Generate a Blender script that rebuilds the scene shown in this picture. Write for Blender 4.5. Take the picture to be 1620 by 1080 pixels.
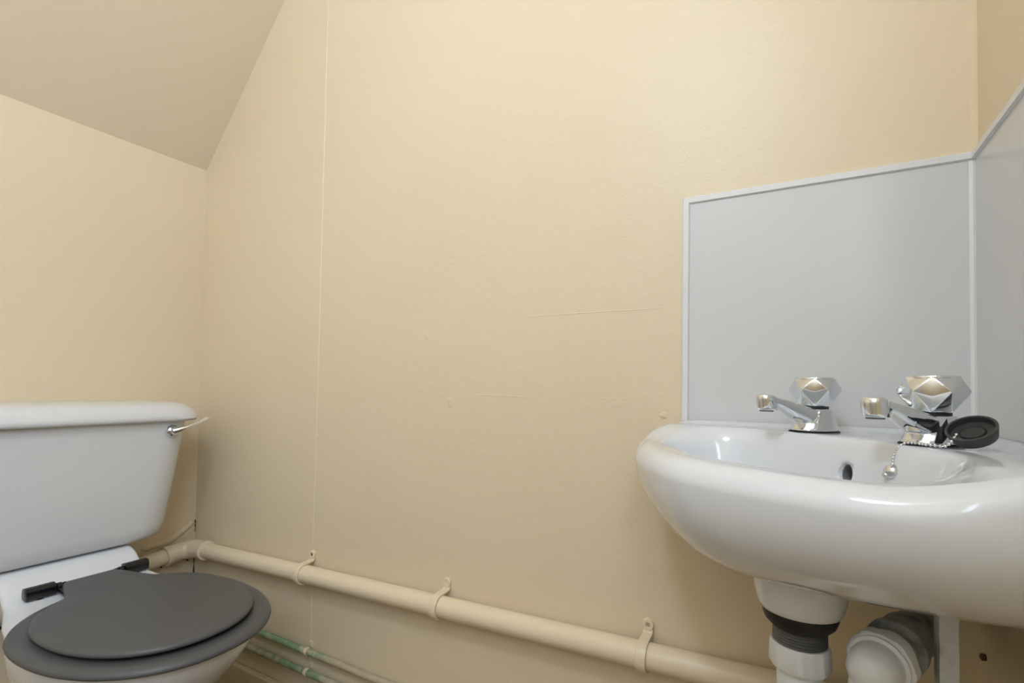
import bpy, bmesh, math, random
from mathutils import Vector, Matrix
random.seed(4)
for o in list(bpy.data.objects):
    bpy.data.objects.remove(o)
scene = bpy.context.scene
COL = scene.collection
PI = math.pi

# ------------------------------------------------------------ camera
CAM_H = 0.86
YAW, PITCH, ROLL = 0.51554, 0.027169, -0.016082
fw = Vector((-math.sin(YAW)*math.cos(PITCH), math.cos(YAW)*math.cos(PITCH), math.sin(PITCH)))
rt = Vector((math.cos(YAW), math.sin(YAW), 0))
dn = fw.cross(rt)
r2 = math.cos(ROLL)*rt + math.sin(ROLL)*dn
d2 = -math.sin(ROLL)*rt + math.cos(ROLL)*dn
cam = bpy.data.cameras.new('camera')
cam.sensor_width = 36
cam.lens = 799.84/1620*36
cam.shift_y = 49.11/1620
cam.clip_start = 0.01
camo = bpy.data.objects.new('camera', cam)
m3 = Matrix((r2, -d2, -fw)).transposed()
camo.matrix_world = Matrix.Translation((0, 0, CAM_H)) @ m3.to_4x4()
COL.objects.link(camo)
scene.camera = camo

# ------------------------------------------------------------ world and exposure
world = bpy.data.worlds.new('world')
scene.world = world
world.use_nodes = True
world.node_tree.nodes['Background'].inputs[0].default_value = (0.9, 0.95, 1, 1)
world.node_tree.nodes['Background'].inputs[1].default_value = 0.6
LAMP_POWER = 70.0          # emission strength of the pendant lamp's globe
LAMP_XY = (-0.28, -0.40)
FILL_POWER = 15.5      # added fill light at the unseen window in the right wall, behind the camera
vs = scene.view_settings
vs.view_transform = 'Standard'
vs.look = 'None'
vs.gamma = 1
vs.use_curve_mapping = False
vs.exposure = -0.05

# room extents
XL, XR, YB, YF, ZC = -1.6, 0.2065, 0.88, -1.0, 2.4
ZS = 1.5165               # where the sloped ceiling starts on the left wall
SLOPE = 1.15
XS = XL + (ZC-ZS)/SLOPE   # where it meets the flat ceiling

al = bpy.data.lights.new('window_fill_light', 'AREA')  # area fill, added to brighten the left wall, cistern and seat
al.shape = 'RECTANGLE'
al.size, al.size_y = 0.78, 0.58
al.energy = FILL_POWER
al.color = (0.64, 0.78, 1.0)
alo = bpy.data.objects.new('window_fill_light', al)
alo.location = (XR+0.03, -0.52, 1.55)
alo.rotation_euler = (0, math.radians(90), 0)      # facing -X
COL.objects.link(alo)

# ------------------------------------------------------------ materials
def srgb(r, g, b):
    f = lambda c: ((c/255+0.055)/1.055)**2.4 if c > 10 else c/255/12.92
    return (f(r), f(g), f(b), 1)

def mat(name, col, rough=0.5, metal=0.0, noise=None, bump=None, coat=0.0, spec=0.5):
    m = bpy.data.materials.new(name)
    m.use_nodes = True
    nt = m.node_tree
    b = nt.nodes['Principled BSDF']
    b.inputs['Base Color'].default_value = col
    b.inputs['Roughness'].default_value = rough
    b.inputs['Metallic'].default_value = metal
    b.inputs['Coat Weight'].default_value = coat
    b.inputs['Coat Roughness'].default_value = 0.05
    b.inputs['Specular IOR Level'].default_value = spec
    tc = nt.nodes.new('ShaderNodeNewGeometry')
    if noise:                       # (scale, second colour, low, high)
        sc, c2, lo, hi = noise
        n = nt.nodes.new('ShaderNodeTexNoise')
        n.inputs['Scale'].default_value = sc
        n.inputs['Detail'].default_value = 5
        nt.links.new(tc.outputs['Position'], n.inputs['Vector'])
        mr = nt.nodes.new('ShaderNodeMapRange')
        mr.inputs['From Min'].default_value = lo
        mr.inputs['From Max'].default_value = hi
        nt.links.new(n.outputs['Fac'], mr.inputs['Value'])
        mx = nt.nodes.new('ShaderNodeMix')
        mx.data_type = 'RGBA'
        mx.inputs['A'].default_value = col
        mx.inputs['B'].default_value = c2
        nt.links.new(mr.outputs['Result'], mx.inputs['Factor'])
        nt.links.new(mx.outputs['Result'], b.inputs['Base Color'])
    if bump:                        # list of (scale, distance)
        prev = None
        for sc, dist in bump:
            n = nt.nodes.new('ShaderNodeTexNoise')
            n.inputs['Scale'].default_value = sc
            n.inputs['Detail'].default_value = 3
            nt.links.new(tc.outputs['Position'], n.inputs['Vector'])
            bp = nt.nodes.new('ShaderNodeBump')
            bp.inputs['Strength'].default_value = 1
            bp.inputs['Distance'].default_value = dist
            nt.links.new(n.outputs['Fac'], bp.inputs['Height'])
            if prev:
                nt.links.new(prev.outputs['Normal'], bp.inputs['Normal'])
            prev = bp
        nt.links.new(prev.outputs['Normal'], b.inputs['Normal'])
    return m

WALL = (0.765, 0.64, 0.45, 1)
M = {}
M['wall'] = mat('cream_wall_paint', WALL, 0.42, noise=(3.0, (0.755, 0.628, 0.437, 1), .4, .65), bump=[(260, .00025), (14, .0018)])
M['ceil'] = mat('cream_ceiling_paint', (0.77, 0.65, 0.475, 1), 0.6, bump=[(200, .0002), (10, .001)])
M['pipe'] = mat('cream_gloss_pipe_paint', (0.79, 0.665, 0.475, 1), 0.33, bump=[(60, .0004)])
M['skirt'] = mat('cream_gloss_wood_paint', (0.72, 0.59, 0.39, 1), 0.3, bump=[(40, .0006)])
M['floor'] = mat('brown_vinyl', (0.20, 0.145, 0.09, 1), 0.5, noise=(9, (0.26, 0.19, 0.12, 1), .4, .6), bump=[(80, .0004)])
M['ceramic'] = mat('white_glazed_ceramic', (0.735, 0.75, 0.775, 1), 0.12, coat=0.4, bump=[(6, .0006)])
M['cistern'] = mat('white_cistern_ceramic', (0.68, 0.69, 0.70, 1), 0.25, coat=0.2, bump=[(8, .0005)])
M['bore_shade'] = mat('grey_bore_shade', (0.30, 0.30, 0.30, 1), 0.4)  # grey stands for the shade inside the overflow
M['splash'] = mat('white_laminate', (0.64, 0.638, 0.632, 1), 0.22, bump=[(30, .0001)])
M['trim'] = mat('white_plastic_trim', (0.73, 0.73, 0.73, 1), 0.25)
M['seat'] = mat('black_moulded_seat', (0.084, 0.085, 0.087, 1), 0.45, bump=[(900, .00008)])
M['blackpl'] = mat('black_gloss_plastic', (0.006, 0.006, 0.007, 1), 0.22)
M['chrome'] = mat('polished_chrome', (0.79, 0.82, 0.86, 1), 0.06, metal=1)
M['chain'] = mat('bright_chain_steel', (0.75, 0.75, 0.75, 1), 0.18, metal=1)
M['rubber'] = mat('black_rubber', (0.035, 0.034, 0.034, 1), 0.42, bump=[(300, .0002)])
M['gasket'] = mat('black_gasket', (0.008, 0.008, 0.008, 1), 0.5)
M['upvc'] = mat('white_upvc', (0.77, 0.785, 0.81, 1), 0.3, bump=[(50, .0002)])
M['upvcgrey'] = mat('dusty_grey_upvc', (0.36, 0.365, 0.37, 1), 0.45, noise=(60, (0.18, 0.18, 0.18, 1), .45, .7))
M['tail'] = mat('dull_waste_tail', (0.13, 0.13, 0.13, 1), 0.35, metal=0.3)
M['batten'] = mat('rough_white_painted_wood', (0.66, 0.67, 0.68, 1), 0.6, noise=(45, (0.42, 0.42, 0.41, 1), .5, .75), bump=[(70, .0025)])
M['copper'] = mat('green_patina_copper', (0.20, 0.33, 0.185, 1), 0.65, noise=(38, (0.47, 0.46, 0.30, 1), .42, .60), bump=[(140, .001)])
M['bracket'] = mat('dark_brown_bracket', (0.012, 0.008, 0.005, 1), 0.5)
M['screw'] = mat('pale_screw_head', (0.55, 0.5, 0.42, 1), 0.35, metal=0.6)
M['rust'] = mat('rusty_brown_screw', (0.10, 0.055, 0.025, 1), 0.7)
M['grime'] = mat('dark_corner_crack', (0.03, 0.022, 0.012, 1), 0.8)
M['door'] = mat('white_door_paint', (0.72, 0.70, 0.66, 1), 0.4)
M['lampbase'] = mat('white_lamp_base', (0.8, 0.8, 0.8, 1), 0.4)
e = bpy.data.materials.new('lit_opal_diffuser')
e.use_nodes = True
eb = e.node_tree.nodes['Principled BSDF']
eb.inputs['Base Color'].default_value = (0.9, 0.9, 0.9, 1)
eb.inputs['Emission Color'].default_value = (0.64, 0.78, 1.0, 1)
eb.inputs['Emission Strength'].default_value = LAMP_POWER
M['lit'] = e
g = bpy.data.materials.new('frosted_glass')
g.use_nodes = True
gb = g.node_tree.nodes['Principled BSDF']
gb.inputs['Base Color'].default_value = (0.95, 0.97, 1, 1)
gb.inputs['Roughness'].default_value = 0.5
gb.inputs['Transmission Weight'].default_value = 1
M['glass'] = g

def patina_by_x(m, x0, x1, paint):
    """copper runs bare and green at the corner and is painted over further along the wall"""
    nt = m.node_tree
    b = nt.nodes['Principled BSDF']
    src = b.inputs['Base Color'].links[0].from_socket
    geo = nt.nodes.new('ShaderNodeNewGeometry')
    sep = nt.nodes.new('ShaderNodeSeparateXYZ')
    nt.links.new(geo.outputs['Position'], sep.inputs[0])
    n = nt.nodes.new('ShaderNodeTexNoise')
    n.inputs['Scale'].default_value = 40
    n.inputs['Detail'].default_value = 4
    nt.links.new(geo.outputs['Position'], n.inputs['Vector'])
    ad = nt.nodes.new('ShaderNodeMath')
    ad.operation = 'MULTIPLY_ADD'
    ad.inputs[1].default_value = 0.22
    nt.links.new(n.outputs['Fac'], ad.inputs[0])
    nt.links.new(sep.outputs['X'], ad.inputs[2])
    mr = nt.nodes.new('ShaderNodeMapRange')
    mr.inputs['From Min'].default_value = x0+0.11
    mr.inputs['From Max'].default_value = x1+0.11
    nt.links.new(ad.outputs[0], mr.inputs['Value'])
    mx = nt.nodes.new('ShaderNodeMix')
    mx.data_type = 'RGBA'
    mx.inputs['B'].default_value = paint
    nt.links.new(src, mx.inputs['A'])
    nt.links.new(mr.outputs['Result'], mx.inputs['Factor'])
    nt.links.new(mx.outputs['Result'], b.inputs['Base Color'])
patina_by_x(M['copper'], -1.04, -0.97, (0.50, 0.42, 0.29, 1))

# ------------------------------------------------------------ mesh helpers (all return (verts, faces))
def merge(*parts):
    V, F = [], []
    for v, f in parts:
        k = len(V)
        V += [tuple(p) for p in v]
        F += [tuple(i+k for i in q) for q in f]
    return V, F

def xform(vf, mx):
    return [tuple(mx @ Vector(p)) for p in vf[0]], vf[1]

def loft(rings, cap0=True, cap1=True, closed=True):
    n = len(rings[0])
    V = [tuple(p) for r in rings for p in r]
    F = []
    for k in range(len(rings)-1):
        for i in range(n if closed else n-1):
            j = (i+1) % n
            F.append((k*n+i, k*n+j, (k+1)*n+j, (k+1)*n+i))
    if cap0:
        F.append(tuple(range(n-1, -1, -1)))
    if cap1:
        F.append(tuple((len(rings)-1)*n+i for i in range(n)))
    return V, F

def tube(path, r, n=20, caps=True):
    """swept round pipe; r a number or one per point"""
    P = [Vector(p) for p in path]
    R = r if isinstance(r, (list, tuple)) else [r]*len(P)
    rings = []
    T0 = (P[1]-P[0]).normalized()
    N = T0.orthogonal().normalized()
    for i, p in enumerate(P):
        if i == 0:
            T = T0
        elif i == len(P)-1:
            T = (P[i]-P[i-1]).normalized()
        else:
            T = ((P[i+1]-P[i]).normalized()+(P[i]-P[i-1]).normalized()).normalized()
        N = (N-T*N.dot(T)).normalized()
        B = T.cross(N)
        rings.append([p+R[i]*(math.cos(2*PI*k/n)*N+math.sin(2*PI*k/n)*B) for k in range(n)])
    return loft(rings, caps, caps)

def lathe(profile, n=32, mx=None):
    """profile of (r, z) about Z, ends capped"""
    rings = [[(r*math.cos(2*PI*k/n), r*math.sin(2*PI*k/n), z) for k in range(n)] for r, z in profile]
    vf = loft(rings)
    return xform(vf, mx) if mx else vf

def box(x0, x1, y0, y1, z0, z1):
    V = [(x0, y0, z0), (x1, y0, z0), (x1, y1, z0), (x0, y1, z0), (x0, y0, z1), (x1, y0, z1), (x1, y1, z1), (x0, y1, z1)]
    F = [(0, 3, 2, 1), (4, 5, 6, 7), (0, 1, 5, 4), (1, 2, 6, 5), (2, 3, 7, 6), (3, 0, 4, 7)]
    return V, F

def bent(pts, rad, n=8):
    """polyline with its inner corners rounded"""
    P = [Vector(p) for p in pts]
    out = [P[0]]
    for i in range(1, len(P)-1):
        a = (P[i-1]-P[i]).normalized()
        b = (P[i+1]-P[i]).normalized()
        for k in range(n+1):
            t = k/n
            p0, p2 = P[i]+a*rad, P[i]+b*rad
            out.append((1-t)**2*p0+2*t*(1-t)*P[i]+t*t*p2)
    out.append(P[-1])
    return out

def axis_mx(loc, z):
    """matrix putting local +Z on direction z at loc"""
    q = Vector(z).normalized().to_track_quat('Z', 'Y')
    return Matrix.Translation(loc) @ q.to_matrix().to_4x4()

LOC = {}
def make(name, vf, m, parent=None, smooth=35, bevel=0.0, segs=2, loc=None):
    V, F = vf
    if parent is None:
        if loc is None:
            xs, ys, zs = zip(*V)
            loc = ((min(xs)+max(xs))/2, (min(ys)+max(ys))/2, min(zs))
        loc = Vector(loc)
        base = loc
    else:
        base = LOC[parent.name]
    me = bpy.data.meshes.new(name)
    me.from_pydata([tuple(Vector(p)-base) for p in V], [], F)
    bm = bmesh.new()
    bm.from_mesh(me)
    bmesh.ops.remove_doubles(bm, verts=bm.verts, dist=1e-6)
    bmesh.ops.recalc_face_normals(bm, faces=bm.faces)
    if bevel:
        ed = [x for x in bm.edges if len(x.link_faces) == 2 and x.calc_face_angle(0) > math.radians(28)]
        bmesh.ops.bevel(bm, geom=ed, offset=bevel, segments=segs, affect='EDGES', profile=0.5, clamp_overlap=True)
    if smooth:
        for f in bm.faces:
            f.smooth = True
        for x in bm.edges:
            x.smooth = not (len(x.link_faces) == 2 and x.calc_face_angle(0) > math.radians(smooth))
    bm.to_mesh(me)
    bm.free()
    me.materials.append(m)
    o = bpy.data.objects.new(name, me)
    COL.objects.link(o)
    if parent is None:
        o.location = loc
        LOC[o.name] = Vector(loc)
    else:
        o.parent = parent
        LOC[o.name] = base
    return o

def thing(name, loc, label, cat, group=None):
    o = bpy.data.objects.new(name, None)
    o.empty_display_size = 0.05
    COL.objects.link(o)
    o.location = loc
    LOC[o.name] = Vector(loc)
    return tag(o, label, cat, group)

def tag(o, label, cat, group=None):
    o['label'] = label
    o['category'] = cat
    if group:
        o['group'] = group
    return o

def struct(name, vf, m, label=None, cat=None, **k):
    o = make(name, vf, m, smooth=k.pop('smooth', 0), **k)
    o['kind'] = 'structure'
    if label:
        o['label'] = label
        o['category'] = cat
    return o

# ------------------------------------------------------------ the room
T = 0.1
struct('floor', box(XL-T, XR+T, YF-T, YB+T, -T, 0), M['floor'], 'brown vinyl floor of the small toilet room', 'floor')
struct('ceiling', box(XS-0.02, XR+T, YF-T, YB+T, ZC, ZC+T), M['ceil'], 'flat cream ceiling above the basin side', 'ceiling')
nx, nz = -SLOPE/math.hypot(1, SLOPE)*T, 1/math.hypot(1, SLOPE)*T
sl = [(XL-0.05, ZS-0.05*SLOPE), (XS, ZC), (XS+nx, ZC+nz), (XL-0.05+nx, ZS-0.05*SLOPE+nz)]
struct('ceiling_slope', loft([[(x, YF-T, z) for x, z in sl], [(x, YB+T, z) for x, z in sl]]), M['ceil'],
       'sloping cream ceiling above the toilet cistern', 'ceiling')
struct('wall_left', box(XL-T, XL, YF-T, YB+T, 0, ZS-0.003), M['wall'], 'cream painted wall behind the toilet cistern', 'wall')
# back wall cut along the slope
bw = [(XL-T, 0), (XR+T, 0), (XR+T, ZC), (XS, ZC), (XL, ZS), (XL-T, ZS)]
wall_back = struct('wall_back', loft([[(x, YB, z) for x, z in bw], [(x, YB+T, z) for x, z in bw]]), M['wall'],
                   'long cream painted wall with seams and filled cracks', 'wall')
# right wall with an opening for the added window, unseen behind the camera
wy0, wy1, wz0, wz1 = -0.85, -0.19, 1.12, 1.98
wr = merge(box(XR, XR+T, YF-T, wy0, 0, ZC), box(XR, XR+T, wy1, YB, 0, ZC), box(XR, XR+T, wy0, wy1, 0, wz0), box(XR, XR+T, wy0, wy1, wz1, ZC))
wall_right = struct('wall_right', wr, M['wall'], 'cream painted wall to the right of the basin', 'wall')
struct('wall_front', box(XL-T, XR, YF-T, YF, 0, ZC), M['wall'], 'cream wall behind the viewer with an added white door', 'wall')
win = thing('added_window_1', (XR+.05, -0.52, wz0), 'unseen white framed frosted window added for fill light, right wall behind the viewer', 'window')  # unseen window, made up to house the fill light
win['kind'] = 'structure'
fr = 0.04
make('added_window_frame', merge(box(XR+.03, XR+.08, wy0, wy1, wz0, wz0+fr), box(XR+.03, XR+.08, wy0, wy1, wz1-fr, wz1),
     box(XR+.03, XR+.08, wy0, wy0+fr, wz0+fr, wz1-fr), box(XR+.03, XR+.08, wy1-fr, wy1, wz0+fr, wz1-fr)), M['door'], win, smooth=0)
make('pane', box(XR+.052, XR+.058, wy0+fr, wy1-fr, wz0+fr, wz1-fr), M['glass'], win, smooth=0)
dr = thing('bounce_door_1', (-.75, YF, 0), 'unseen white flush door behind the viewer, added to bounce light', 'door')  # unseen door, put in white to bounce light into the room
dr['kind'] = 'structure'
make('door_leaf', box(-1.10, -.40, YF, YF+.012, .005, 1.98), M['door'], dr, bevel=.002)
make('door_frame', merge(box(-1.16, -1.105, YF, YF+.02, 0, 2.04), box(-.395, -.34, YF, YF+.02, 0, 2.04), box(-1.105, -.395, YF, YF+.02, 1.985, 2.04)), M['door'], dr, smooth=0)
make('door_handle', tube([(-.46, YF+.01, 1.0), (-.46, YF+.05, 1.0), (-.57, YF+.05, 1.0)], .009, 12), M['chrome'], dr)

def skirting(name, vf, label):
    struct(name, vf, M['skirt'], label, 'baseboard', bevel=0.004)
skirting('baseboard_back', box(XL+0.016, XR-0.016, YB-0.016, YB, 0, 0.077), 'low cream skirting board under the copper pipes')
skirting('baseboard_left', box(XL, XL+0.016, YF, YB, 0, 0.077), 'low cream skirting board behind the toilet')
skirting('baseboard_right', box(XR-0.016, XR, YF, YB, 0, 0.077), 'low cream skirting board below the basin on the right')

# paint ridges, cracks and filled holes that stand proud of the back wall
def on_wall(name, pts, w, h, m=None):
    """thin raised bead of paint along a polyline of (x, z) on the back wall"""
    rings = []
    for i, (x, z) in enumerate(pts):
        x1, z1 = pts[min(i+1, len(pts)-1)]
        x0, z0 = pts[max(i-1, 0)]
        l = math.hypot(x1-x0, z1-z0)
        ux, uz = -(z1-z0)/l, (x1-x0)/l
        k = 0.25 if i in (0, len(pts)-1) else 1
        rings.append([(x+ux*w*s*k, YB+0.0005-h*c*k, z+uz*w*s*k) for s, c in ((-1, 0), (-.6, .7), (0, 1), (.6, .7), (1, 0))])
    return make(name, loft(rings, True, True, True), m or M['wall'], wall_back)

def wob(x0, z0, x1, z1, n, a):
    return [(x0+(x1-x0)*i/n+random.uniform(-a, a)*(abs(z1-z0) > abs(x1-x0)), z0+(z1-z0)*i/n+random.uniform(-a, a)*(abs(z1-z0) <= abs(x1-x0))) for i in range(n+1)]
on_wall('paint_seam', wob(-1.0668, 2.0, -1.0698, 0.45, 26, .0008), .0022, .0020)
on_wall('paint_seam', wob(-1.0698, 0.37, -1.0700, 0.08, 10, .0014), .002, .0016)
on_wall('paint_seam', wob(-1.029, 2.0, -1.033, 1.2, 14, .0006), .005, .0006)
on_wall('paint_seam', wob(-0.644, 1.95, -0.645, 0.47, 24, .0012), .004, .0005)
on_wall('wall_crack', wob(-0.479, 0.9983, -0.1854, 0.9990, 14, .0006), .0014, .0009)
on_wall('wall_crack', wob(-0.7505, 0.8407, -0.652, 0.8400, 6, .0006), .0013, .0007)
on_wall('wall_crack', wob(-0.597, 0.8412, -0.448, 0.8396, 8, .0006), .0013, .0009)
on_wall('wall_crack', wob(-0.331, 0.8407, -0.255, 0.8415, 5, .0005), .0012, .0007)

def blob(name, x, z, rx, rz, h, m=None):
    prof = [(1, 0), (.85, .5), (.55, .85), (.2, 1)]
    rings = []
    for s, c in prof:
        rings.append([(x+rx*s*math.cos(t)*(1+.15*math.sin(3*t+x*9)), YB+0.0005-h*c, z+rz*s*math.sin(t)*(1+.12*math.cos(2*t+z*7))) for t in [2*PI*k/14 for k in range(14)]])
    return make(name, loft(rings), m or M['wall'], wall_back, smooth=60)
blob('filler_patch', -0.650, 0.823, .009, .014, .0013)
blob('filler_patch', -0.718, 0.970, .006, .012, .0009)
blob('filler_patch', -0.651, 1.1255, .010, .010, .0007)
blob('filler_patch', -1.066, 0.725, .005, .006, .0012)
blob('screw_cap', -0.200, 0.8145, .007, .007, .0018)
blob('nail_hole', -0.423, 1.134, .0022, .0022, .0004, M['rust'])
blob('nail_hole', -0.644, 0.354, .0022, .0032, .0004, M['rust'])
blob('nail_hole', -1.241, 0.475, .0022, .0020, .0004, M['rust'])

# rounded bead of paint in the right corner and grime in the left corner
struct('trim_1', loft([[(XR-.006, YB, z), (XR-.0025, YB-.0025, z), (XR, YB-.006, z), (XR+.01, YB+.01, z)] for z in (1.1815, 2.4)]), M['wall'],
       'painted bead filling the corner above the splashback', 'trim', smooth=50)
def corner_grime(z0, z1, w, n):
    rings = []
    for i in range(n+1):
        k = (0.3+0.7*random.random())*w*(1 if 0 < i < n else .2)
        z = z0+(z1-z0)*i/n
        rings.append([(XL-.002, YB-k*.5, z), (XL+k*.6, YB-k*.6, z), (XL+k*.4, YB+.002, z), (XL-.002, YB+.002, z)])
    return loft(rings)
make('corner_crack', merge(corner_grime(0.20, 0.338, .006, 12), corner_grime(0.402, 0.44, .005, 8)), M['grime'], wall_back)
for k, (dy, z, r) in enumerate(((.012, .335, .007), (.030, .330, .009), (.050, .333, .006), (.075, .326, .008), (.020, .322, .005), (.092, .322, .004))):
    y = YB-dy
    rg = []
    for sc, c in ((1, 0), (.8, .6), (.35, 1)):
        rg.append([(XL-.0004+.0012*c, y+r*sc*math.cos(t)*(1+.3*math.sin(3*t+k)), z+r*.55*sc*math.sin(t)*(1+.3*math.cos(2*t+k*2))) for t in [2*PI*q/12 for q in range(12)]])
    make('mould_spot', loft(rg), M['grime'], wall_back, smooth=60)
# lumpy paint build-up above the pipe on the left wall
rings = []
for i in range(15):
    t = i/14
    y = YB-0.005-t*0.14
    z = 0.43-0.034*min(1, t*2.2)-0.012*t
    k = (0.004+.004*random.random())*(1 if 0 < i < 14 else .2)
    rings.append([(XL-.001, y, z-k*1.5), (XL+k*.8, y, z-k*.5), (XL+k*.7, y, z+k), (XL-.001, y, z+k*2)])
make('paint_build_up', loft(rings), M['wall'], wall_back, smooth=60)

# ------------------------------------------------------------ ceiling lamp (out of frame, lights the room)
lx, ly = LAMP_XY
LZ = 2.02
ml = Matrix.Translation((lx, ly, 0))
lamp = thing('pendant_lamp', (lx, ly, LZ-.1), 'opal glass globe lamp hanging from the flat ceiling', 'lamp')
make('ceiling_rose', lathe([(.045, ZC), (.043, ZC-.015), (.012, ZC-.028)], 28, ml), M['lampbase'], lamp)
make('cord', tube([(lx, ly, ZC-.02), (lx, ly, LZ+.12)], .003, 8), M['lampbase'], lamp)
make('lamp_holder', lathe([(.018, LZ+.13), (.022, LZ+.12), (.036, LZ+.088)], 24, ml), M['lampbase'], lamp)
make('globe', lathe([(max(.004, .1*math.sin(PI*k/16)), LZ-.1*math.cos(PI*k/16)) for k in range(17)], 32, ml), M['lit'], lamp, smooth=80)

# ------------------------------------------------------------ toilet
TY = 0.512
toilet = thing('toilet', (-1.2, TY, 0), 'white close-coupled toilet with black seat and lid against left wall', 'toilet')

def rrect(x0, x1, hy, rf, rb, z, n=10, ry=None):
    """rounded rectangle in plan, front corner radii rf (x) / ry (y), rear rb"""
    ry = ry or rf
    pts = []
    for (cx, cy, ax, ay, a0) in ((x1-rf, TY-hy+ry, rf, ry, -PI/2), (x1-rf, TY+hy-ry, rf, ry, 0),
                                 (x0+rb, TY+hy-rb, rb, rb, PI/2), (x0+rb, TY-hy+rb, rb, rb, PI)):
        for k in range(n+1):
            t = a0+PI/2*k/n
            pts.append((cx+ax*math.cos(t), cy+ay*math.sin(t), z))
    return pts
cx0 = XL+0.004
rings = []
for z, x1, hy in ((0.4600, -1.440, .150), (0.4605, -1.425, .172), (0.465, -1.413, .188), (0.476, -1.407, .199), (0.50, -1.404, .206), (0.60, -1.400, .222), (0.70, -1.397, .237), (0.764, -1.395, .245)):
    rings.append(rrect(cx0, x1, hy, .055, .02, z, ry=.075))
cis = make('cistern', loft(rings), M['cistern'], toilet, smooth=50)
rings = []
for z, x1, hy in ((0.757, -1.388, .252), (0.7575, -1.378, .262), (0.763, -1.374, .266), (0.772, -1.376, .264), (0.788, -1.385, .256), (0.798, -1.398, .244), (0.8035, -1.42, .222), (0.8065, -1.46, .17), (0.8075, -1.50, .08)):
    rings.append(rrect(cx0 if z < .79 else cx0+(0.79-z)*-3, x1, hy, .055 if z < .8 else .03, .02, z, ry=.075 if z < .8 else .05))
make('cistern_lid', loft(rings), M['cistern'], toilet, smooth=50)
# flush lever
lv = make('flush_lever', lathe([(.0155, 0), (.0155, .009), (.0135, .013), (.010, .016), (.010, .021), (.005, .023)], 24,
          axis_mx((-1.402, 0.7005, 0.7325), (1, .15, 0))), M['chrome'], toilet)
lev = [(-1.384, 0.7005, 0.7325), (-1.377, 0.712, 0.736), (-1.370, 0.728, 0.741), (-1.366, 0.750, 0.751), (-1.366, 0.7745, 0.7625), (-1.366, 0.778, 0.764)]
make('lever_arm', tube(lev, [.008, .0072, .0058, .0052, .0058, .0035], 14), M['chrome'], lv)

# pan: bowl and pedestal lofted upward, egg-shaped in plan
def egg(x_back, x_front, hy, z, n=56, wid=0.42, cy=TY-.006):
    """egg outline; widest at fraction wid of the length from the back"""
    xc = x_back+(x_front-x_back)*wid
    pts = []
    for k in range(n):
        t = 2*PI*k/n
        c, s = math.cos(t), math.sin(t)
        ax = (x_front-xc) if c > 0 else (xc-x_back)
        p = 2/2.15
        pts.append((xc+ax*math.copysign(abs(c)**p, c), cy+hy*math.copysign(abs(s)**p, s), z))
    return pts
rings = []
for z, xb, xf, hy in ((0, -1.42, -1.02, .105), (.03, -1.41, -1.03, .098), (.12, -1.40, -1.03, .095), (.2, -1.385, -1.005, .108), (.27, -1.36, -.955, .132),
                      (.32, -1.335, -.905, .154), (.36, -1.315, -.872, .168), (.388, -1.305, -.853, .176), (.402, -1.30, -.851, .177), (.4065, -1.295, -.857, .172)):
    rings.append(egg(xb, xf, hy, z))
pan = make('pan', loft(rings), M['ceramic'], toilet, smooth=50)
# rear shelf of the pan carrying the cistern
rings = []
def shelf_ring(x, hy, z0, z1, r=.02, n=5):
    pts = []
    for cy, cz, a0 in ((TY+hy-r, z1-r, 0), (TY-hy+r, z1-r, PI/2)):
        for k in range(n+1):
            t = a0+PI/2*k/n
            pts.append((x, cy+r*math.cos(t), cz+r*math.sin(t)))
    pts += [(x, TY-hy*.8, z0), (x, TY+hy*.8, z0)]
    return pts
for x, hy, z0, z1 in ((-1.54, .115, .34, .456), (-1.46, .120, .33, .458), (-1.43, .122, .32, .4585), (-1.415, .123, .31, .455), (-1.40, .124, .30, .445), (-1.385, .125, .29, .431), (-1.37, .126, .28, .420), (-1.35, .129, .27, .411),
                      (-1.32, .138, .26, .405), (-1.28, .150, .25, .403), (-1.22, .160, .25, .401)):
    rings.append(shelf_ring(x, hy, z0, z1, .012))
make('pan_shelf', loft(rings), M['ceramic'], toilet, smooth=50)

# seat ring
def off(r, d, z, cx=-1.06, cy=TY-.006):
    out = []
    for x, y, _ in r:
        l = math.hypot(x-cx, y-cy)
        out.append((x-(x-cx)/l*d, y-(y-cy)/l*d, z))
    return out
S = egg(-1.292, -0.829, .188, 0, 72, .44, TY-.003)
rings = [off(S, .085, .409), off(S, .006, .4075), off(S, .001, .4090), off(S, 0, .4125), off(S, .002, .4165), off(S, .007, .420), off(S, .015, .4215), off(S, .080, .419), off(S, .086, .413)]
sv = loft(rings, False, False)
n_ = 72
sv[1].extend([((len(rings)-1)*n_+i, (len(rings)-1)*n_+(i+1) % n_, (i+1) % n_, i) for i in range(n_)])
seat = make('seat', sv, M['seat'], toilet, smooth=60)
# lid with a hinge tongue at its back
Lo = egg(-1.252, -0.863, .159, 0, 144, .45)
lid_out = []
for x, y, _ in Lo:
    dy = abs(y-(TY+.005))
    if x < -1.20 and dy < .082:                     # pull the back out into a tongue
        w = 1 if dy < .042 else max(0, 1-(dy-.042)/.040)
        w = w*w*(3-2*w)
        x = x*(1-w)+(-1.338)*w
    lid_out.append((x, y, 0))
def insx(r, d, z):
    out = []
    n = len(r)
    for i in range(n):
        a, b = Vector(r[i-1]), Vector(r[(i+1) % n])
        t = (b-a).normalized()
        out.append((r[i][0]-t.y*d, r[i][1]+t.x*d, z))
    return out
rings = [insx(lid_out, .012, .4265), insx(lid_out, .002, .4275), insx(lid_out, 0, .4305), insx(lid_out, .0015, .4345), insx(lid_out, .005, .4368), insx(lid_out, .012, .4385)]
for s, z in ((.8, .4393), (.5, .4378), (.2, .4365)):
    rings.append([(-1.06+(x+1.06)*s, TY-.006+(y-TY+.006)*s, z) for x, y, _ in insx(lid_out, .012, 0)])
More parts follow.
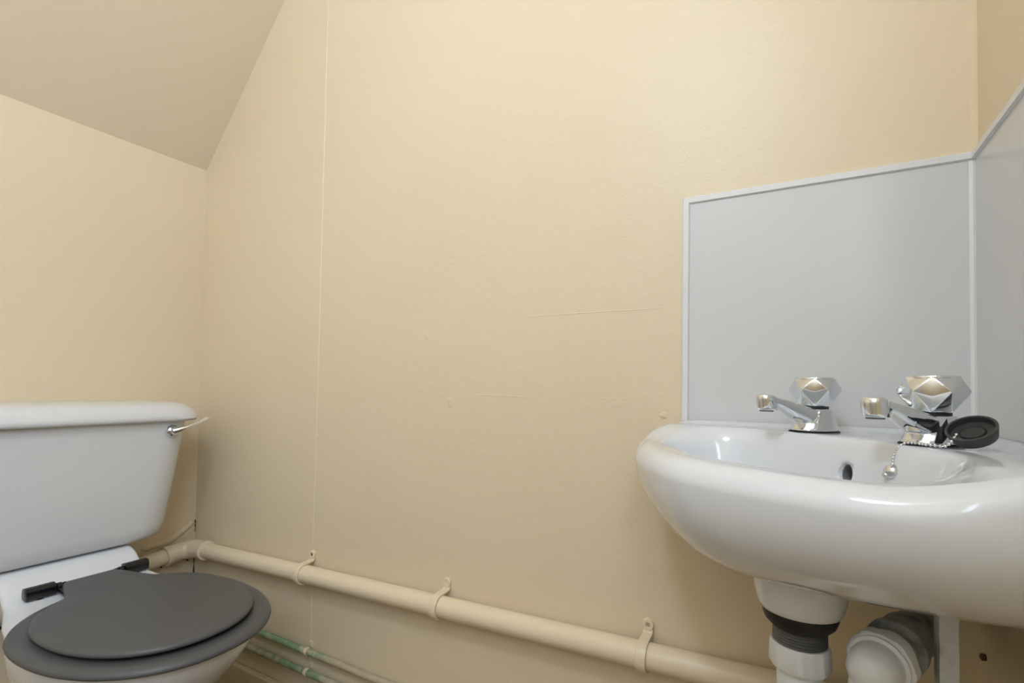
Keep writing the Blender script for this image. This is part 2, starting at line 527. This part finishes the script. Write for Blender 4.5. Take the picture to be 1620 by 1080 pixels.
lid = make('seat_lid', loft(rings), M['seat'], toilet, smooth=60)
for a in (-.12, .12):
    make('buffer', lathe([(.008, .4205), (.008, .4275)], 12, Matrix.Translation((-.95, TY-.006+a*.8, 0))), M['blackpl'], seat)
for s in (-1, 1):
    cyh = TY+.012+s*.086
    hb = []
    for y in (-.0245, -.0235, .0235, .0245):
        k = .82 if abs(y) > .024 else 1
        hb.append([(-1.352+.0125*k*math.copysign(abs(math.cos(t))**.6, math.cos(t)), cyh+y, (.4245)+.0125*k*math.copysign(abs(math.sin(t))**.6, math.sin(t))) for t in [2*PI*q/24 for q in range(24)]])
    hg = make('hinge', loft(hb), M['blackpl'], toilet, smooth=50)
    for yy, rr, wd in ((-s*.0305, .0095, .005), (-s*.040, .008, .003)):
        make('knuckle', lathe([(rr*.8, -wd), (rr, -wd*.8), (rr, wd*.8), (rr*.8, wd)], 18, axis_mx((-1.350, cyh+yy, .424), (0, 1, 0))), M['blackpl'], hg)
    make('hinge_post', lathe([(.008, .400), (.008, .418)], 14, Matrix.Translation((-1.352, cyh, 0))), M['blackpl'], hg)
    # arm from the pin forward to the seat
    make('hinge_arm', loft([[(x, cyh-s*.0305-.006, z-.004), (x, cyh-s*.0305+.006, z-.004), (x, cyh-s*.0305+.006, z+.004), (x, cyh-s*.0305-.006, z+.004)] for x, z in ((-1.350, .424), (-1.30, .416), (-1.262, .4125))]), M['blackpl'], hg, bevel=.0015)

# dark bracket with a pale screw on the left wall behind the pan
br = make('wall_bracket', box(XL, XL+.006, .36, .467, .282, .328), M['bracket'], None, bevel=.002)
tag(br, 'dark brown flat bracket on left wall behind the toilet pan', 'bracket')
make('screw', lathe([(.0045, 0), (.0045, .002), (.003, .0035)], 14, axis_mx((XL+.006, .4541, .302), (1, 0, 0))), M['screw'], br)

# ------------------------------------------------------------ waste pipe along the walls
PR = .0215
PY = YB-.0295
def pz(x):
    return 0.3745+(x+1.446)*0.0362
wp = thing('waste_pipe', (-0.7, PY, pz(-.7)-PR), 'cream painted plastic waste pipe running low along back wall', 'pipe')
xe = XL+.0325
make('pipe', tube([(XR-.002, PY, pz(XR)), (-.6, PY, pz(-.6)), (xe+.075, PY, pz(xe+.075))], PR, 28), M['pipe'], wp, smooth=60)
ez = pz(xe)-.002
elb = bent([(xe+.082, PY, pz(xe+.08)), (xe, PY, ez), (xe, PY-.07, ez-.008)], .045, 10)
el = make('elbow', tube(elb, .0255, 28), M['pipe'], wp, smooth=60)
make('socket_ring', tube([(xe, PY-.058, ez-.0067), (xe, PY-.0705, ez-.0082)], .0275, 28), M['pipe'], el, smooth=40)
make('socket_ring', tube([(xe+.068, PY, pz(xe+.068)), (xe+.084, PY, pz(xe+.084))], .027, 28), M['pipe'], el, smooth=40)
make('pipe', tube([(xe, PY-.066, ez-.008), (xe-.003, PY-.3, ez-.03), (xe-.005, .28, ez-.05)], PR, 28), M['pipe'], wp, smooth=60)

def pipe_clip(x, label, screw_m):
    z = pz(x)
    c = thing('pipe_clip', (x, YB, z+.033), label, 'pipe clip', 'saddle clips holding the waste pipe')
    w, th, r = .0085, .0042, PR+.0004
    # strap path in the (y, z) plane: lug on the wall, forward over the pipe, round it and back to the wall
    path = [(YB-.0022, z+.046), (YB-.0022, z+.030), (YB-.0038, z+.0265), (YB-.008, z+.0245)]
    for k in range(13):
        t = math.radians(88+k*(292-88)/12)
        path.append((PY+(r+th/2)*math.cos(t), z+(r+th/2)*math.sin(t)))
    path += [(YB-.003, z-.0265)]
    rings = []
    for i, (y, zz) in enumerate(path):
        y0, z0 = path[max(0, i-1)]
        y1, z1 = path[min(len(path)-1, i+1)]
        l = math.hypot(y1-y0, z1-z0)
        ny, nz_ = -(z1-z0)/l, (y1-y0)/l
        rings.append([(x-w, y-ny*th/2, zz-nz_*th/2), (x+w, y-ny*th/2, zz-nz_*th/2), (x+w, y+ny*th/2, zz+nz_*th/2), (x-w, y+ny*th/2, zz+nz_*th/2)])
    make('strap', loft(rings), M['pipe'], c, bevel=.0008, smooth=50)
    lug = make('lug', lathe([(.0100, 0), (.0100, .0045), (.0088, .0058), (.0046, .0058), (.0042, .0035)], 22, axis_mx((x, YB, z+.040), (0, -1, 0))), M['pipe'], c)
    make('screw', lathe([(.0040, .0034), (.0038, .0046), (.0014, .0048)], 14, axis_mx((x, YB, z+.040), (0, -1, 0))), screw_m, lug)
    return c
pipe_clip(-1.068, 'cream pipe clip with a rusty screw, nearest the toilet', M['rust'])
pipe_clip(-0.647, 'cream pipe clip with painted-over screw, middle of the three', M['pipe'])
pipe_clip(-0.2225, 'cream pipe clip with bare screw, nearest the basin', M['screw'])

# copper pipes with double clip
for z, r, lab in ((.1905, .0078, 'upper green patinated copper pipe above the skirting'), (.1395, .0078, 'lower green patinated copper pipe just above the skirting')):
    pth = [(-1.58+.07*i, YB-.0125+.0006*math.sin(i*1.7), z+.0006*math.sin(i*2.3)) for i in range(26)]
    tag(make('copper_pipe', tube(pth, r, 16), M['copper'], smooth=60), lab, 'pipe', 'copper pipes above the skirting')
for z, lab in ((.1905, 'small cream clip on the upper copper pipe'), (.1395, 'small cream clip on the lower copper pipe')):
    x = -1.066
    c = thing('copper_pipe_clip', (x, YB, z), lab, 'pipe clip', 'clips on the copper pipes')
    rings = []
    for k in range(13):
        t = math.radians(50+k*260/12)
        for_r = (.0081, .0098)
        rings.append([(x+s*.005, YB-.0125+rr*math.cos(t), z+rr*math.sin(t)) for s, rr in ((-1, .0081), (1, .0081), (1, .0098), (-1, .0098))])
    make('strap', loft(rings), M['pipe'], c, bevel=.0005)
    make('lug', merge(box(x-.003, x+.008, YB-.003, YB, z+.006, z+.022)), M['pipe'], c, bevel=.001)
    make('lug', merge(box(x-.004, x+.004, YB-.003, YB, z-.016, z-.006)), M['pipe'], c, bevel=.001)

# ------------------------------------------------------------ splashback
SZ0, SZ1 = 0.792, 1.181
SXL = -0.1695
SYR = 0.47
sp = thing('splashback', (SXL, YB, SZ0), 'white laminate splashback panel with plastic edge trim on back wall', 'splashback', 'splashback panels round the basin')
make('panel', box(SXL+.003, XR-.003, YB-.004, YB-.0005, SZ0, SZ1-.003), M['splash'], sp, smooth=0)
tw = .0115
prof = [(0, 0), (0, .0062), (.0015, .0075), (tw-.002, .0075), (tw, .0045), (tw, .0005)]     # (inward from outer edge, proud of wall)
top = loft([[(SXL+i, YB-h, SZ1-i) for i, h in prof], [(XR-h*1.0, YB-h, SZ1-i) for i, h in prof]])
make('edge_trim', top, M['trim'], sp, smooth=25)
side = loft([[(SXL+i, YB-h, SZ1-i) for i, h in prof], [(SXL+i, YB-h, SZ0) for i, h in prof]])
make('edge_trim', side, M['trim'], sp, smooth=25)
ct = loft([[(XR-.0095, YB-.0005, z), (XR-.0095, YB-.0045, z), (XR-.0055, YB-.0055, z), (XR-.0045, YB-.0095, z), (XR-.0005, YB-.0095, z), (XR-.0005, YB-.0005, z)] for z in (SZ0, SZ1-tw)])
make('corner_trim', ct, M['trim'], sp, smooth=30)
sr = thing('splashback', (XR, SYR, SZ0), 'white laminate splashback panel with plastic edge trim on right wall', 'splashback', 'splashback panels round the basin')
make('panel', box(XR-.004, XR-.0005, SYR+.003, YB-.004, SZ0, SZ1-.003), M['splash'], sr, smooth=0)
make('edge_trim', loft([[(XR-h, YB-h, SZ1-i) for i, h in prof], [(XR-h, SYR+i, SZ1-i) for i, h in prof]]), M['trim'], sr, smooth=25)
make('edge_trim', loft([[(XR-h, SYR+i, SZ1-i) for i, h in prof], [(XR-h, SYR+i, SZ0) for i, h in prof]]), M['trim'], sr, smooth=25)

# ------------------------------------------------------------ corner basin
# local plan coordinates: a = distance from right wall, b = distance from back wall; the basin is symmetric about a = b
def W(a, b, z):
    return (XR-.0055-a, YB-.0055-b, z)
def smooth01(t):
    t = max(0, min(1, t))
    return t*t*(3-2*t)
half = [(.150, 0), (.25, 0), (.335, 0), (.366, .004), (.388, .020), (.402, .050), (.409, .085), (.4085, .125), (.402, .165), (.390, .205), (.372, .245), (.350, .284), (.3215, .3215)]
ctrl = [(0, .08), (0, .02), (.004, .004), (.02, 0), (.08, 0)] + half + [(b, a) for a, b in reversed(half[:-1])]
def catmull(P, per=8):
    out = []
    n = len(P)
    for i in range(n):
        p0, p1, p2, p3 = P[i-1], P[i], P[(i+1) % n], P[(i+2) % n]
        for k in range(per):
            t = k/per
            out.append(tuple(.5*(2*p1[c]+(p2[c]-p0[c])*t+(2*p0[c]-5*p1[c]+4*p2[c]-p3[c])*t*t+(3*p1[c]-p0[c]-3*p2[c]+p3[c])*t**3) for c in (0, 1)))
    return out
outl = [(max(0, a), max(0, b)) for a, b in catmull(ctrl)]
U0, AU, AV = .316, .090, .163
R2 = 2**.5
bc = (U0/R2, U0/R2)
NB = 144
def ray_hit(ang):
    d = (math.cos(ang), math.sin(ang))
    best = 0
    for i in range(len(outl)):
        p, q = outl[i], outl[(i+1) % len(outl)]
        ex, ey = q[0]-p[0], q[1]-p[1]
        den = d[0]*ey-d[1]*ex
        if abs(den) < 1e-12:
            continue
        wx, wy = p[0]-bc[0], p[1]-bc[1]
        t = (wx*ey-wy*ex)/den
        s = (wx*d[1]-wy*d[0])/den
        if t > 0 and -1e-6 <= s <= 1+1e-6:
            best = max(best, t)
    return (bc[0]+d[0]*best, bc[1]+d[1]*best)
# sample densely by angle but include the corner direction exactly
angs = [PI/4+PI+2*PI*k/NB for k in range(NB)]
Pout = [ray_hit(t) for t in angs]
Qin = []
for t in angs:
    cu = math.cos(t-PI/4)
    cv = math.sin(t-PI/4)
    e_ = 2.35
    au = .079 if cu > 0 else AU
    r = (abs(cu/au)**e_+abs(cv/AV)**e_)**(-1/e_)
    Qin.append((bc[0]+r*math.cos(t), bc[1]+r*math.sin(t)))
def zdeck(a, b):
    u = (a+b)/R2
    z = .7865+.0185*(1-(1-smooth01((.335-u)/.085))*(1-smooth01((.150-min(a, b))/.125)))
    z += .005*smooth01((.022-min(a, b))/.014)*smooth01((.36-u)/.08)
    return z
def ring_scaled(s, dz=None, z=None):
    if z is None:
        return [W(a*s, b*s, zdeck(a, b)+dz) for a, b in Pout]
    out = []
    for a, b in Pout:                       # the flanks along the walls draw in sooner than the nose
        k = max(.3*s, s-0.75*(1-s)*smooth01(abs(a-b)/R2/.25))
        out.append(W(a*k, b*k, z))
    return out
rings = []
# bowl floor upwards
bowl = [(.06, -.126), (.25, -.1245), (.45, -.120), (.62, -.110), (.74, -.096), (.83, -.078), (.89, -.058), (.93, -.040), (.96, -.0265), (.985, -.0165), (1.01, -.0095), (1.035, -.0050), (1.06, -.0022), (1.085, -.0008)]
for s, dz in bowl:
    rings.append([W(bc[0]+(a-bc[0])*s, bc[1]+(b-bc[1])*s, (.7865+dz if s < .8 else (zdeck(a, b)*(s-.8)/.285+.7865*(1.085-s)/.285)+dz)) for a, b in Qin])
for f in (.12, .28, .45, .62, .78, .9):
    rr = []
    for (a, b), (c, d) in zip(Qin, Pout):
        a2, b2 = bc[0]+(a-bc[0])*1.085, bc[1]+(b-bc[1])*1.085
        c2, d2_ = c*.952, d*.952
        p, q = a2+(c2-a2)*f, b2+(d2_-b2)*f
        rr.append(W(p, q, zdeck(p, q)))
    rings.append(rr)
for s, dz in ((.952, 0), (.968, -.0015), (.981, -.0045), (.991, -.0090), (.997, -.0145), (1.0, -.0195)):
    rings.append(ring_scaled(s, dz))
for s, z in ((.9995, .763), (.994, .745), (.980, .725), (.955, .705), (.915, .685), (.865, .6705), (.80, .659), (.72, .651), (.62, .647), (.5, .645), (.3, .644)):
    rings.append(ring_scaled(s, z=z))
basin = thing('corner_basin', W(.2, .2, .60), 'white ceramic corner basin with two taps under white splashback', 'basin')
body = make('basin_body', loft(rings), M['ceramic'], basin, smooth=60)
# overflow: a real bore cut in the bowl, its shade painted by a grey lining
ov = Vector(W(.1465, .1650, .7635))
cut = make('overflow_cutter', lathe([(.0095, -.02), (.0095, .03)], 28, axis_mx(ov, (-.7071, -.7071, .12)) @ Matrix.Diagonal((1, 1.3, 1, 1))), M['bore_shade'])
md = body.modifiers.new('overflow', 'BOOLEAN')
md.operation = 'DIFFERENCE'
md.solver = 'EXACT'
md.object = cut
bpy.context.view_layer.update()
dg = bpy.context.evaluated_depsgraph_get()
me = bpy.data.meshes.new_from_object(body.evaluated_get(dg))
body.modifiers.clear()
body.data = me
bpy.data.objects.remove(cut)
bore = lathe([(.0093, -.0190), (.0093, .004), (.0089, .004), (.0089, -.0180)], 28, axis_mx(ov, (-.7071, -.7071, .12)) @ Matrix.Diagonal((1, 1.3, 1, 1)))
make('bore_shade_lining', bore, M['bore_shade'], basin)
WX, WY = 0.0015, 0.675
make('waste_boss', lathe([(.050, .668), (.0495, .648), (.0475, .632), (.0445, .618), (.0415, .612), (.038, .6105)], 40, Matrix.Translation((WX, WY, 0))), M['ceramic'], basin, smooth=60)
make('waste_grate', lathe([(.034, .656), (.034, .6605), (.030, .662), (.022, .6595), (.006, .6595)], 32, Matrix.Translation((WX-.004, WY-.004, 0))), M['chrome'], basin)

# ------------------------------------------------------------ waste and trap under the basin
trap = thing('basin_trap', (WX, WY, .40), 'white plastic waste trap with black washer hanging under basin', 'trap')
mw = Matrix.Translation((WX, WY, 0))
make('rubber_washer', lathe([(.0390, .6115), (.0390, .606), (.0360, .598), (.0300, .592)], 36, mw), M['gasket'], trap)
tv = []
for i in range(9):
    tv += [(.0265, .596-i*.0032), (.0280, .5944-i*.0032)]
make('threaded_tail', lathe(tv+[(.0265, .566)], 32, mw), M['tail'], trap, smooth=30)
nut = []
for z, r, flute in ((.574, .0290, 0), (.571, .0302, .4), (.549, .0302, 1), (.546, .0285, .4)):
    nut.append([(WX+(r+.0016*flute*(1 if (k % 8) < 2 else 0))*math.cos(2*PI*k/64), WY+(r+.0016*flute*(1 if (k % 8) < 2 else 0))*math.sin(2*PI*k/64), z) for k in range(64)])
make('trap_nut', loft(nut), M['upvc'], trap, smooth=30)
EX, EY, EZ = .068, .640, .579
ub = bent([(WX, WY, .550), (WX, WY, .415), (EX, EY, .415), (EX, EY, EZ), (EX+.018, EY+.042, EZ+.002)], .036, 9)
make('u_bend', tube(ub[:-1]+[ub[-1]], .0235, 28), M['upvc'], trap, smooth=60)
od = Vector((.40, .916, 0.04)).normalized()
def along(d):
    return Vector((EX, EY, EZ))+od*d
make('elbow_bulb', lathe([(.004, -.026), (.014, -.0235), (.0215, -.014), (.0242, 0), (.0242, .018)], 32, axis_mx(along(0), od)), M['upvc'], trap, smooth=60)
def flut(d0, d1, r, m=36):
    rg = []
    for d, rr in ((d0, r-.002), (d0+.002, r), (d1-.002, r), (d1, r-.002)):
        rg.append([(rr+(.0012 if k % 6 < 2 else 0))*Vector((math.cos(2*PI*k/m), math.sin(2*PI*k/m), 0))+Vector((0, 0, d)) for k in range(m)])
    return xform(loft(rg), axis_mx(along(0), od))
make('outlet_nut', flut(.012, .030, .0300), M['upvc'], trap, smooth=30)
make('nut_rim', lathe([(.0262, .0075), (.0280, .0085), (.0280, .0115), (.0262, .0125)], 36, axis_mx(along(0), od)), M['upvc'], trap)
make('outlet_pipe', tube([along(.026), along(.255)], .0215, 28), M['upvcgrey'], trap, smooth=60)
make('socket', tube([along(.058), along(.068), along(.070), along(.10)], [.0295, .0295, .0265, .0265], 32), M['upvcgrey'], trap, smooth=40)

# rough white leg standing under the basin
bt = []
for i in range(40):
    z = i/39*.648
    j = random.uniform(-.0007, .0007)
    bt.append([(.1260+j, .676, z), (.1415+j*.6, .676, z), (.1415+j, .700, z), (.1260, .700, z)])
tag(make('support_leg', loft(bt), M['batten'], smooth=60), 'rough white painted upright leg under the right of basin', 'support leg')
tag(make('rusty_screw', lathe([(.004, 0), (.0045, .004), (.002, .006)], 12, axis_mx((XR, .862, .527), (-1, 0, 0))), M['rust']),
    'small rusty screw in right wall under the basin', 'screw')

# ------------------------------------------------------------ taps
def tap(axy, zb, label):
    t = thing('pillar_tap', (axy[0], axy[1], zb), label, 'tap', 'chrome pillar taps on the basin')
    F = Vector((-.7071, -.7071, 0))
    S_ = Vector((.7071, -.7071, 0))
    O = Vector((axy[0], axy[1], zb))
    def P(s, w, z):
        return O+F*s+S_*w+Vector((0, 0, z))
    def oval(s0, rs, rw, z, tilt=0, n=28, e=2.4):
        out = []
        for k in range(n):
            q = 2*PI*k/n
            c, d = math.cos(q), math.sin(q)
            cc, dd = math.copysign(abs(c)**(2/e), c), math.copysign(abs(d)**(2/e), d)
            out.append(P(s0+rs*cc, rw*dd, z+tilt*cc))
        return out
    make('gasket', loft([oval(.001, .0325, .0245, 0), oval(.001, .0325, .0245, .003)]), M['gasket'], t)
    col = loft([oval(.001, .0315, .0235, .003), oval(.001, .031, .023, .006), oval(0, .027, .021, .014), oval(-.001, .022, .0195, .024), oval(-.001, .0185, .0185, .033)])
    # spout: rounded box section rising forward
    def sect(s, z, w, h, ang, n=24):
        out = []
        for k in range(n):
            q = 2*PI*k/n
            c, d = math.cos(q), math.sin(q)
            cw, ch = math.copysign(abs(c)**.55, c)*w, math.copysign(abs(d)**.55, d)*h
            out.append(P(s-math.sin(ang)*ch, cw, z+math.cos(ang)*ch))
        return out
    sp_ = loft([sect(-.004, .0175, .017, .0125, .5), sect(.012, .0215, .0165, .0125, .45), sect(.035, .0300, .0135, .0100, .38), sect(.060, .0400, .0105, .0068, .33), sect(.076, .0445, .0095, .0055, .2), sect(.081, .0455, .0080, .0045, .1)])
    nz = loft([[P(.0800+.0122*math.cos(q)*k+dz_*.22, .0122*math.sin(q)*k, z) for q in [2*PI*i/24 for i in range(24)]] for z, k, dz_ in ((.0305, .96, -.012), (.032, 1, -.010), (.046, 1, 0), (.0505, .9, .002), (.052, .6, .002))])
    o = make('tap_body', merge(col, sp_, nz), M['chrome'], t, smooth=40)
    rm = o.modifiers.new('fuse', 'REMESH')
    rm.mode = 'VOXEL'
    rm.voxel_size = .0009
    rm.use_smooth_shade = True
    sm = o.modifiers.new('polish', 'SMOOTH')
    sm.iterations = 12
    sm.factor = .5
    make('aerator', lathe([(.0085, -.001), (.0085, .004), (.005, .004)], 20, axis_mx(P(.0790, 0, .0300), (0, 0, 1))), M['tail'], t)
    make('neck', lathe([(.0165, .0320), (.0165, .0365)], 28, Matrix.Translation(O)), M['gasket'], t)
    # faceted knob
    z0, z1, z2 = .0360, .0600, .0735
    V, Fc = [], []
    def ringp(r, z, ph):
        return [tuple(O+Vector((r*math.cos(ph+2*PI*k/6), r*math.sin(ph+2*PI*k/6), z))) for k in range(6)]
    ph = math.atan2(-O.y, -O.x)
    V = ringp(.0182, z0, ph)+ringp(.0320, z1-.002, ph+PI/6)+ringp(.0262, z2, ph)
    for k in range(6):
        l = (k-1) % 6
        n1 = (k+1) % 6
        Fc += [(k, 6+k, 12+k, 6+l), (k, n1, 6+k), (12+k, 6+k, 12+n1)]
    Fc += [tuple(range(5, -1, -1)), tuple(range(12, 18))]
    kn = make('knob', (V, Fc), M['chrome'], t, smooth=20, bevel=.0012, segs=3)
    make('knob_cap', lathe([(.0240, z2-.0010), (.0235, z2+.0010), (.020, z2+.0018), (.008, z2+.0022)], 32, Matrix.Translation(O)), M['chrome'], kn)
    return t
tap((.0194, .800), .8035, 'chrome pillar tap with faceted knob, nearest the back wall')
tap((.1245, .692), .8035, 'chrome pillar tap with faceted knob, beside the black plug')

# ------------------------------------------------------------ plug, chain and stay ball
pc = Vector((.1490, .656, .8215))
plug = thing('basin_plug', pc, 'black rubber basin plug with ball chain lying beside tap', 'plug')
pn = Vector((-.36, -.46, .81)).normalized()
pm = axis_mx(pc, pn)
make('plug_body', lathe([(.0165, -.0060), (.0178, -.0055), (.0205, .0050), (.0205, .0062), (.0182, .0062), (.0172, .0005), (.0108, .0), (.0100, .0018), (.0090, .0002), (.004, .0)], 40, pm), M['rubber'], plug, smooth=40)
chain_pts = [pc+Vector((-.014, -.008, -.002)), Vector((.128, .648, .8085)), Vector((.117, .652, .8075)), Vector((.1045, .664, .8080)), Vector((.0965, .6675, .8065)),
             Vector((.0905, .665, .8000)), Vector((.0870, .662, .7920)), Vector((.0860, .660, .7840))]
fine = []
for i in range(len(chain_pts)-1):
    p0 = chain_pts[max(0, i-1)]; p1 = chain_pts[i]; p2 = chain_pts[i+1]; p3 = chain_pts[min(len(chain_pts)-1, i+2)]
    for k in range(12):
        t = k/12
        fine.append(.5*(2*p1+(p2-p0)*t+(2*p0-5*p1+4*p2-p3)*t*t+(3*p1-p0-3*p2+p3)*t**3))
fine.append(chain_pts[-1])
beads, acc = [fine[0]], 0
for a, b in zip(fine, fine[1:]):
    acc += (b-a).length
    if acc > .0031:
        beads.append(b)
        acc = 0
def ball(c, r, n=8, m=5):
    return lathe([(r*math.sin(PI*(k+.15)/(m-.7)) if 0 < k < m-1 else r*.2, -r*math.cos(PI*k/(m-1))) for k in range(m)], n, Matrix.Translation(c))
make('chain', merge(*[ball(b, .0016) for b in beads], tube(fine, .0006, 6)), M['chain'], plug, smooth=70)
sb = make('stay_ball', ball(chain_pts[-1]+Vector((0, 0, -.007)), .0080, 14, 9), M['chain'], plug, smooth=30)
make('stay_ring', ball(chain_pts[-1]+Vector((-.006, -.002, -.011)), .0035, 10, 7), M['chain'], sb, smooth=40)
